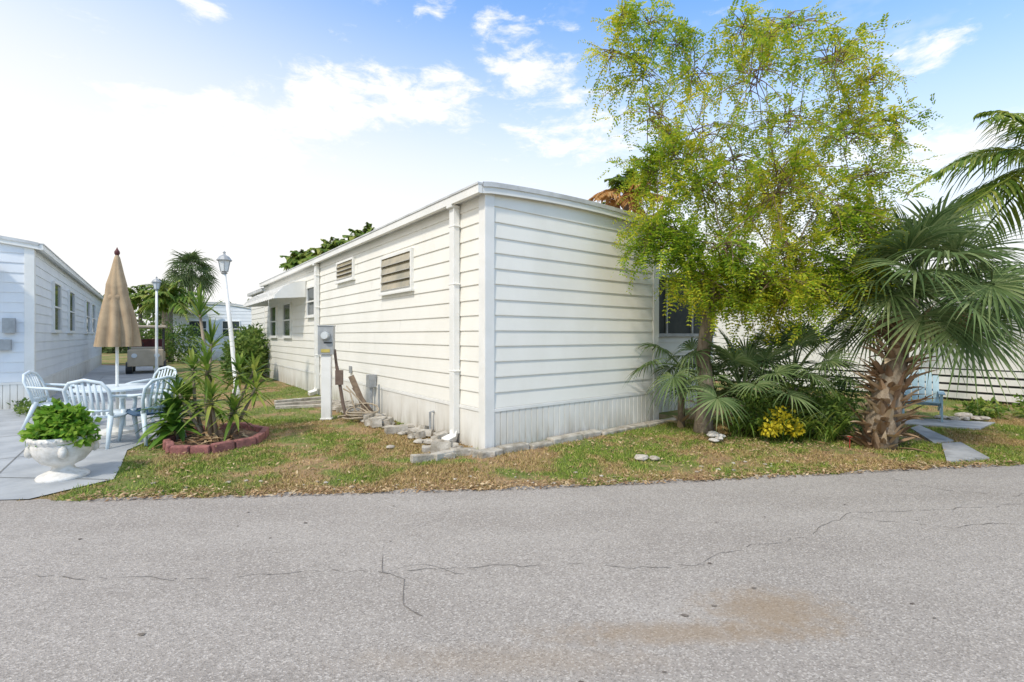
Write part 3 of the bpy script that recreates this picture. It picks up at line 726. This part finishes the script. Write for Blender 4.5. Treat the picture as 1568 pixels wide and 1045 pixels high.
side=unit(np.cross(D,np.array([0,0,1.])+rng.normal(size=(N,3))*.35)); nor=np.cross(side,D)
Ls=(.18+.13*rng.random(N))
s=np.linspace(.12,1,npair)[None,:,None]
Pp=O[:,None]+D[:,None]*Ls[:,None,None]*s-np.array([0,0,1.])*(.35*Ls)[:,None,None]*s**2
quads=[]
for sg in (1,-1):
    jit=rng.normal(size=(N,npair,3))*.15
    ld=unit(side[:,None]*sg*.85+D[:,None]*.5+jit+np.array([0,0,-.1])); w=unit(np.cross(ld,nor[:,None]+jit))
    ll=(.048+.02*rng.random((N,npair,1)))*(1.1-.35*s); lw=ll*.5
    quads.append(np.stack([Pp,Pp+ld*ll*.5+w*lw*.5,Pp+ld*ll,Pp+ld*ll*.5-w*lw*.5],2).reshape(-1,4,3))
V=np.concatenate(quads); facesobj('leaves',V,tree_leaf,r)
print('tree leaflets',len(V))
# ---------------------------------------------------------------- fan palms
def fanpalm(name,trunk,tr,crown,nl,pet,Rr,e0,e1,nseg=34,boot=0,droop=.25,azr=None,mat=palm_leaf,dead=0):
    r=root(name,(0,0,0)); lf=MB(); wd=MB()
    if trunk: wd.tube(trunk,tr,12,0)
    c=Vector(crown)
    for i in range(nl):
        az=i*2.39996+random.uniform(-.3,.3)
        e=R(e1+(e0-e1)*((i+.5)/nl)+random.uniform(-6,6)); L=pet*random.uniform(.75,1.15)
        d=Vector((math.cos(az)*math.cos(e),math.sin(az)*math.cos(e),math.sin(e)))
        P=[c+d*L*q-Vector((0,0,1))*.22*L*q*q for q in (0,.3,.6,1)]
        wd.tube(P,[.02,.014,.011,.008],5,1,False)
        td=(P[3]-P[2]).normalized()+Vector((0,0,-.25))
        fan(lf,P[3],td,Rr*random.uniform(.85,1.1),nseg,2.25,droop*random.uniform(.6,1.5),0,random.uniform(-.6,.6))
    for i in range(dead):
        az=random.uniform(0,6.28); e=R(random.uniform(-65,-35)); L=pet*.55
        d=Vector((math.cos(az)*math.cos(e),math.sin(az)*math.cos(e),math.sin(e)))
        wd.tube([c,c+d*L],[.014,.008],5,1,False)
        fan(lf,c+d*L,d+Vector((0,0,-.8)),Rr*.6,18,1.0,.2,1,random.uniform(-.8,.8))
    lf.obj('leaves',[mat,boots],r); wd.obj('trunk_and_stalks',[bark,palm_leaf],r,smooth=True)
    if boot:
        bm=MB()
        T=[Vector(t) for t in trunk]
        for i in range(boot):
            q=random.random()**1.1*(len(T)-1.4); k=int(q); p=T[k].lerp(T[min(k+1,len(T)-1)],q-k); az=random.uniform(0,6.28); e=random.uniform(.1,1.2)
            rr=tr[k]*.8; d=Vector((math.cos(az)*math.cos(e),math.sin(az)*math.cos(e),math.sin(e)))
            blade(bm,p+Vector((math.cos(az)*rr,math.sin(az)*rr,-.08)),d,random.uniform(.18,.46),random.uniform(.05,.12),random.uniform(-.2,.3),4,0,.5)
        bm.obj('old_leaf_bases',boots,r)
    return r
fanpalm('fan_palm',[(4.95,6.45,-.02),(5.02,6.47,.35),(5.15,6.52,.8),(5.42,6.65,1.45),(5.65,6.75,2.0)],[.20,.20,.17,.11,.08],(5.78,6.75,2.15),38,.85,.88,-32,84,38,260,.24,dead=5)
fanpalm('fan_palm',[(3.45,7.25,0),(3.5,7.25,.45)],[.08,.06],(3.5,7.25,.65),22,.8,.5,0,85,28,16,.15)
fanpalm('fan_palm',[(4.3,7.3,0),(4.3,7.3,.7)],[.09,.07],(4.3,7.3,.85),20,.8,.5,10,85,28,16,.18)
fanpalm('fan_palm',[(2.75,7.75,0),(2.75,7.75,.9)],[.06,.045],(2.72,7.7,1.0),9,.45,.55,-25,70,26,6,.35)
facesobj('shrub',leafcloud([(3.6,7.0,.35,.4,.35,.35),(4.2,7.3,.5,.5,.4,.5),(4.55,6.9,.35,.35,.35,.35),(3.9,7.9,.6,.6,.5,.6),(5.4,8.0,.5,.5,.5,.45)],1800,.075,.35,.2),bush_leaf)
mb=MB()
for cx,cy in ((3.65,6.85),(4.1,6.75),(4.4,6.7),(4.6,6.9),(4.0,7.1),(3.3,7.0),(3.85,6.7)):
    for i in range(30):
        az=random.uniform(0,6.28); blade(mb,(cx+random.uniform(-.1,.1),cy+random.uniform(-.1,.1),.02),(math.cos(az)*.6,math.sin(az)*.6,1),random.uniform(.5,1.15),.024,random.uniform(.3,.8),6)
mb.obj('grass_clump',drac_leaf)
facesobj('yellow_croton',leafcloud([(3.72,6.58,.36,.2,.15,.2),(3.55,6.55,.22,.12,.1,.1),(3.9,6.6,.22,.14,.1,.12)],130,.07,.55,.1),croton)
mb=MB()
for x,y,z in ((4.50,6.36,.14),):
    for k in range(6): blade(mb,(x,y,z),(math.cos(k*1.05),math.sin(k*1.05),.5),.04,.035,.2,3)
    mb.tube([(x,y,0),(x,y,z)],.005,5)
mb.obj('red_flower',redfl)
# ---------------------------------------------------------------- background palms
def palm(name,base,h,n,L,ll,e0=-20,e1=75,mat=palm_back,droop=.5,w=.05,lean=(0,0),nl=26,dead=0,hang=.35):
    r=root(name,(base[0],base[1],0)); mb=MB(); wd=MB()
    wd.tube([(0,0,0),(lean[0]*.4,lean[1]*.4,h*.5),(lean[0],lean[1],h)],[.16,.11,.09],9,0)
    for i in range(n):
        az=i*2.39996+random.uniform(-.2,.2); e=R(e1+(e0-e1)*((i+.5)/n))
        frond(mb,(lean[0],lean[1],h),az,e,L*random.uniform(.85,1.1),ll,droop*random.uniform(.7,1.2),nl,(1 if i>=n-dead else 0),w,None,hang)
    mb.obj('fronds',[mat,palm_dead],r); wd.obj('trunk',bark,r,smooth=True)
palm('palm_tree',(-6.5,21.5),5.35,30,1.7,.6,0,88,palm_back,.45,.2,nl=22,dead=0,hang=.8)
palm('palm_tree',(-8.1,21.8),4.95,26,1.6,.6,0,88,palm_back,.45,.2,nl=20,dead=5,hang=.8)
palm('palm_tree',(-10.5,24),5.1,22,1.25,.5,0,88,palm_back,.45,.18,nl=18,hang=.8)
palm('palm_tree',(-19.3,27),3.4,20,2.3,.6,0,88,palm_back,.55,.14,nl=22,hang=.7)
palm('palm_tree',(-21.8,28),3.4,18,2.2,.6,0,88,palm_back,.55,.14,nl=22,hang=.7)
palm('palm_tree',(-17.0,37),5.0,16,2.2,.7,0,85,palm_back,.5,.14,nl=20,hang=.7)
palm('palm_tree',(2.55,16),5.3,18,1.3,.45,0,85,palm_back,.5,.10,nl=20,hang=.6)
palm('palm_tree',(3.5,14.5),5.8,18,1.4,.5,-20,85,palm_back,.5,.10,nl=22,dead=9,hang=.6)
palm('palm_tree',(10.6,9.3),4.9,20,2.6,.75,-25,75,palm_back,.5,.05,nl=42,hang=.6)
palm('palm_tree',(9.9,14.0),2.9,16,2.2,.7,0,80,palm_back,.5,.07,nl=30)
fanpalm('sabal_palm',[(-20.2,30,0),(-20.2,30,5.6)],[.2,.16],(-20.2,30,5.7),38,.9,.95,-50,85,20,0,.35,mat=far_leaf)
fanpalm('sabal_palm',[(-24,33,0),(-24,33,4)],[.2,.16],(-24,33,4.3),24,.8,.9,-40,85,18,0,.35,mat=far_leaf)
L=[]
for i in range(26):
    x=-44+i*2.1; L.append((x,44+random.uniform(-4,4),1.6+random.random(),1.7,1.6,1.9+random.random()*1.3))
for i in range(14): L.append((random.uniform(8,34),random.uniform(20,32),2.0,2.2,2,2.0+random.random()*1.0))
facesobj('distant_trees',leafcloud(L,800,.48,.5,.3),far_leaf)
facesobj('hedge',leafcloud([(-8.6,15.2,.7,.5,.6,.75),(-9.3,17,.9,.7,.8,.9),(-10.8,19.6,1.0,.8,.8,1.0),(-9.9,18.2,.8,.8,.8,.9),(-19.6,26,1.2,1.2,.8,1.3),(-17.6,25.5,1.1,1.2,.8,1.2)],1700,.15,.5,.3),bush_leaf)
facesobj('hedge',leafcloud([(9.3,15.0,1.4,1,.9,1.5),(10.8,13.8,1.4,1,.9,1.6),(12.6,13,1.6,1.2,1.1,1.6),(13.6,11.3,1.7,1,1,1.6),(14.5,10,1.9,1,1,1.5),(7.6,17.5,1.4,1,1,1.6)],1700,.17,.45,.3),bush_leaf)
mb=MB()
for i in range(16): rock(mb,7.9+random.uniform(-.35,.35),8.35+random.uniform(-.2,.2),.04+.05*random.random(),random.uniform(.05,.12))
mb.obj('rock_pile',rockm)
mb=MB()
for i in range(9): rock(mb,2.86+random.uniform(-.12,.12),6.75+random.uniform(-.16,.16),.05+.05*random.random(),random.uniform(.04,.085))
mb.obj('rock_pile',plain('white_rock',(.62,.58,.52),(.4,.37,.32),9,.9))
facesobj('low_plants',leafcloud([(8.6,8.7,.15,.4,.25,.18),(9.5,8.6,.2,.45,.3,.22),(9.1,7.9,.1,.3,.2,.12)],420,.10,.4,.2),drac_leaf)
facesobj('low_plants',leafcloud([(-8.7,8.9,.12,.5,.2,.14),(-9.3,9.3,.12,.4,.2,.16)],300,.10,.4,.2),bush_leaf)
# ---------------------------------------------------------------- grass blades & litter
def inpoly(X,Y,poly):
    c=np.zeros(len(X),bool); n=len(poly); j=n-1
    for i in range(n):
        xi,yi=poly[i];xj,yj=poly[j]
        t=((yi>Y)!=(yj>Y))&(X<(xj-xi)*(Y-yi)/(yj-yi+1e-12)+xi); c^=t; j=i
    return c
def scatter(n,x0,x1,y0,y1):
    X=rng.uniform(x0,x1,n);Y=rng.uniform(y0,y1,n)
    e=np.interp(X,EX,EY)+.035*np.sin(X*5.1)+.025*np.sin(X*11.7+1)+.015*np.sin(X*23)
    ok=(Y>e-.015)&~inpoly(X,Y,PATe)&~inpoly(X,Y,bed)
    rx=X-C.x; ry=Y-C.y; lx=rx*math.cos(HR)+ry*math.sin(HR); ly=-rx*math.sin(HR)+ry*math.cos(HR)
    ok&=~((lx>-.02)&(lx<7.05)&(ly>-.02)&(ly<18))
    for pl in ([(6.35,7.6),(6.7,7.85),(6.2,6.7),(5.82,6.6)],[(5.85,6.5),(6.2,6.6),(5.75,5.75),(5.1,5.6)],[(6.5,8.0),(6.9,8.6),(8.2,8.1),(7.4,7.55)]): ok&=~inpoly(X,Y,pl)
    return X[ok],Y[ok]
Xs=[];Ys=[];Hs=[]
for n,b4,hh in ((320000,(-6,9,4.3,8.5),.030),(80000,(-10,13,8.5,15),.04)):
    X,Y=scatter(n,*b4)
    pn=np.sin(X*2.1+np.sin(Y*1.7)*1.3)*np.cos(Y*2.6+X*.6)+.5*np.sin(X*6.3+Y*4)
    k=rng.random(len(X))<np.clip(.55-.42*pn,.08,1)
    X=X[k];Y=Y[k]; Xs.append(X);Ys.append(Y);Hs.append(np.full(len(X),hh))
X=np.concatenate(Xs);Y=np.concatenate(Ys);H=np.concatenate(Hs)*(.5+1.0*rng.random(len(X))); n=len(X)
az=rng.uniform(0,6.283,n); w=.0035+.003*rng.random(n)
B=np.stack([X,Y,np.zeros(n)],1); sd=np.stack([np.cos(az),np.sin(az),0*az],1)*w[:,None]
ln=rng.normal(size=(n,2))*.6; tip=B+np.stack([ln[:,0]*H,ln[:,1]*H,H],1)
facesobj('grass',np.stack([B-sd,B+sd,tip],1),blade_m); print('blades',n)
X,Y=scatter(5200,-6,10,4.3,9.5); X2=rng.uniform(-4,5.9,3000); Y2=np.interp(X2,EX,EY)+np.abs(rng.normal(size=3000))*.14-.09
X3=rng.normal(3.2,1.3,1800); Y3=rng.normal(6.6,.5,1800)
X=np.concatenate([X,X2,X3]);Y=np.concatenate([Y,Y2,Y3]); n=len(X); az=rng.uniform(0,6.28,n); s=.010+.020*rng.random(n)
B=np.stack([X,Y,.014+.022*rng.random(n)],1); a=np.stack([np.cos(az),np.sin(az),rng.normal(size=n)*.25],1)*s[:,None]; b_=np.stack([-np.sin(az),np.cos(az),rng.normal(size=n)*.25],1)*(s*.4)[:,None]
facesobj('leaf_litter',np.stack([B-a,B+b_,B+a,B-b_],1),litterm)
mb=MB()
for i in range(60):
    x=random.uniform(-4,5.8); y=edge(x)+random.uniform(-.05,.5); rock(mb,x,y,.008,random.uniform(.012,.03))
for x,y,rr in ((1.55,5.75,.09),(1.7,5.72,.07),(-1.6,6.3,.06)): rock(mb,x,y,.03,rr)
mb.obj('pebbles',rockm)
# ---------------------------------------------------------------- world
w=bpy.data.worlds.new('World'); scene.world=w; w.use_nodes=True; nt=w.node_tree
bg=nt.nodes['Background']; bg.inputs['Strength'].default_value=.12
S=Vector((-.46,-.86,1.15)).normalized(); el=math.asin(S.z); rot=math.atan2(S.x,S.y)%(2*math.pi)
sky=nd(nt,'ShaderNodeTexSky',sky_type='NISHITA'); sky.sun_disc=False; sky.sun_elevation=el; sky.sun_rotation=rot; sky.air_density=1.2; sky.dust_density=.6; sky.ozone_density=1.5
tc=nd(nt,'ShaderNodeTexCoord').outputs['Generated']
sp=nd(nt,'ShaderNodeSeparateXYZ',{0:tc})
az=M(nt,'ARCTAN2',sp.outputs[0],sp.outputs[1]); ele=M(nt,'ARCSINE',sp.outputs[2])
wn=nd(nt,'ShaderNodeTexNoise',{'Vector':tc,'Scale':7.0,'Detail':3.0}).outputs['Color']
ae=nd(nt,'ShaderNodeCombineXYZ',{0:az,1:ele,2:0.0}).outputs[0]
ae=nd(nt,'ShaderNodeVectorMath',{0:wn,1:(.16,.11,0),2:ae},operation='MULTIPLY_ADD').outputs[0]
blobs=[(-.22,.450,.19,.055,1),(-.37,.415,.09,.055,1),(-.545,.352,.18,.065,1),(-.75,.290,.26,.045,.95),(-.02,.566,.08,.045,.75),(.03,.505,.11,.06,.85),(.145,.40,.13,.06,.95),(.12,.46,.16,.035,.75),
 (.708,.432,.05,.035,.9),(.76,.30,.22,.05,.8),(-.168,.60,.06,.02,.75),(-.595,.535,.07,.02,.75),(-.47,.44,.08,.035,.5)]
tot=None
for a,e,sa,se,am in blobs:
    ia,ie=.8/sa,.8/se; a+=.08; e+=.055
    v=nd(nt,'ShaderNodeVectorMath',{0:ae,1:(ia,ie,0),2:(-a*ia,-e*ie,0)},operation='MULTIPLY_ADD').outputs[0]
    d2=nd(nt,'ShaderNodeVectorMath',{0:v,1:v},operation='DOT_PRODUCT').outputs['Value']
    g=M(nt,'SUBTRACT',am,d2,clamp=True)
    tot=g if tot is None else M(nt,'MAXIMUM',tot,g)
mp=mapping(nt,tc,(1,1,2.4)); fb=noise(nt,mp,16,6,.66,.3)
cl=sstep(nt,M(nt,'ADD',tot,M(nt,'MULTIPLY',M(nt,'SUBTRACT',fb,.5),2.6)),.25,1.15)
haze=sstep(nt,M(nt,'ADD',ele,M(nt,'MULTIPLY',az,.12)),.68,.16)
wisp=M(nt,'MULTIPLY',sstep(nt,noise(nt,mp,3.5,5,.65),.45,.78),.40)
zen=sstep(nt,ele,.68,1.0,0,.78)  # unseen white overhead, added so the sky light is brighter and less blue
hz=M(nt,'MAXIMUM',M(nt,'MAXIMUM',haze,wisp),zen)
skyc=mixc(nt,1.0,sky.outputs[0],(1.55,2.15,2.65),'MULTIPLY')
base=mixc(nt,hz,skyc,(8.75,8.7,8.6)); base=mixc(nt,cl,base,(9.6,9.45,9.3))
nt.links.new(base,bg.inputs['Color'])
sun=bpy.data.lights.new('sun','SUN'); sun.energy=2.9; sun.angle=R(5); sun.color=(1,.92,.80)
so=bpy.data.objects.new('sun',sun); col.objects.link(so); so.rotation_euler=S.to_track_quat('Z','Y').to_euler(); so.location=(0,0,20)
# ---------------------------------------------------------------- camera
cd=bpy.data.cameras.new('camera'); cam=bpy.data.objects.new('camera',cd); col.objects.link(cam)
cam.location=(0,0,1.5); cam.rotation_euler=(R(90),0,0); cd.sensor_width=36; cd.lens=36*731/1568; cd.shift_y=-.0054; cd.clip_end=2000
scene.camera=cam
scene.view_settings.view_transform='Standard'; scene.view_settings.look='None'; scene.view_settings.exposure=0
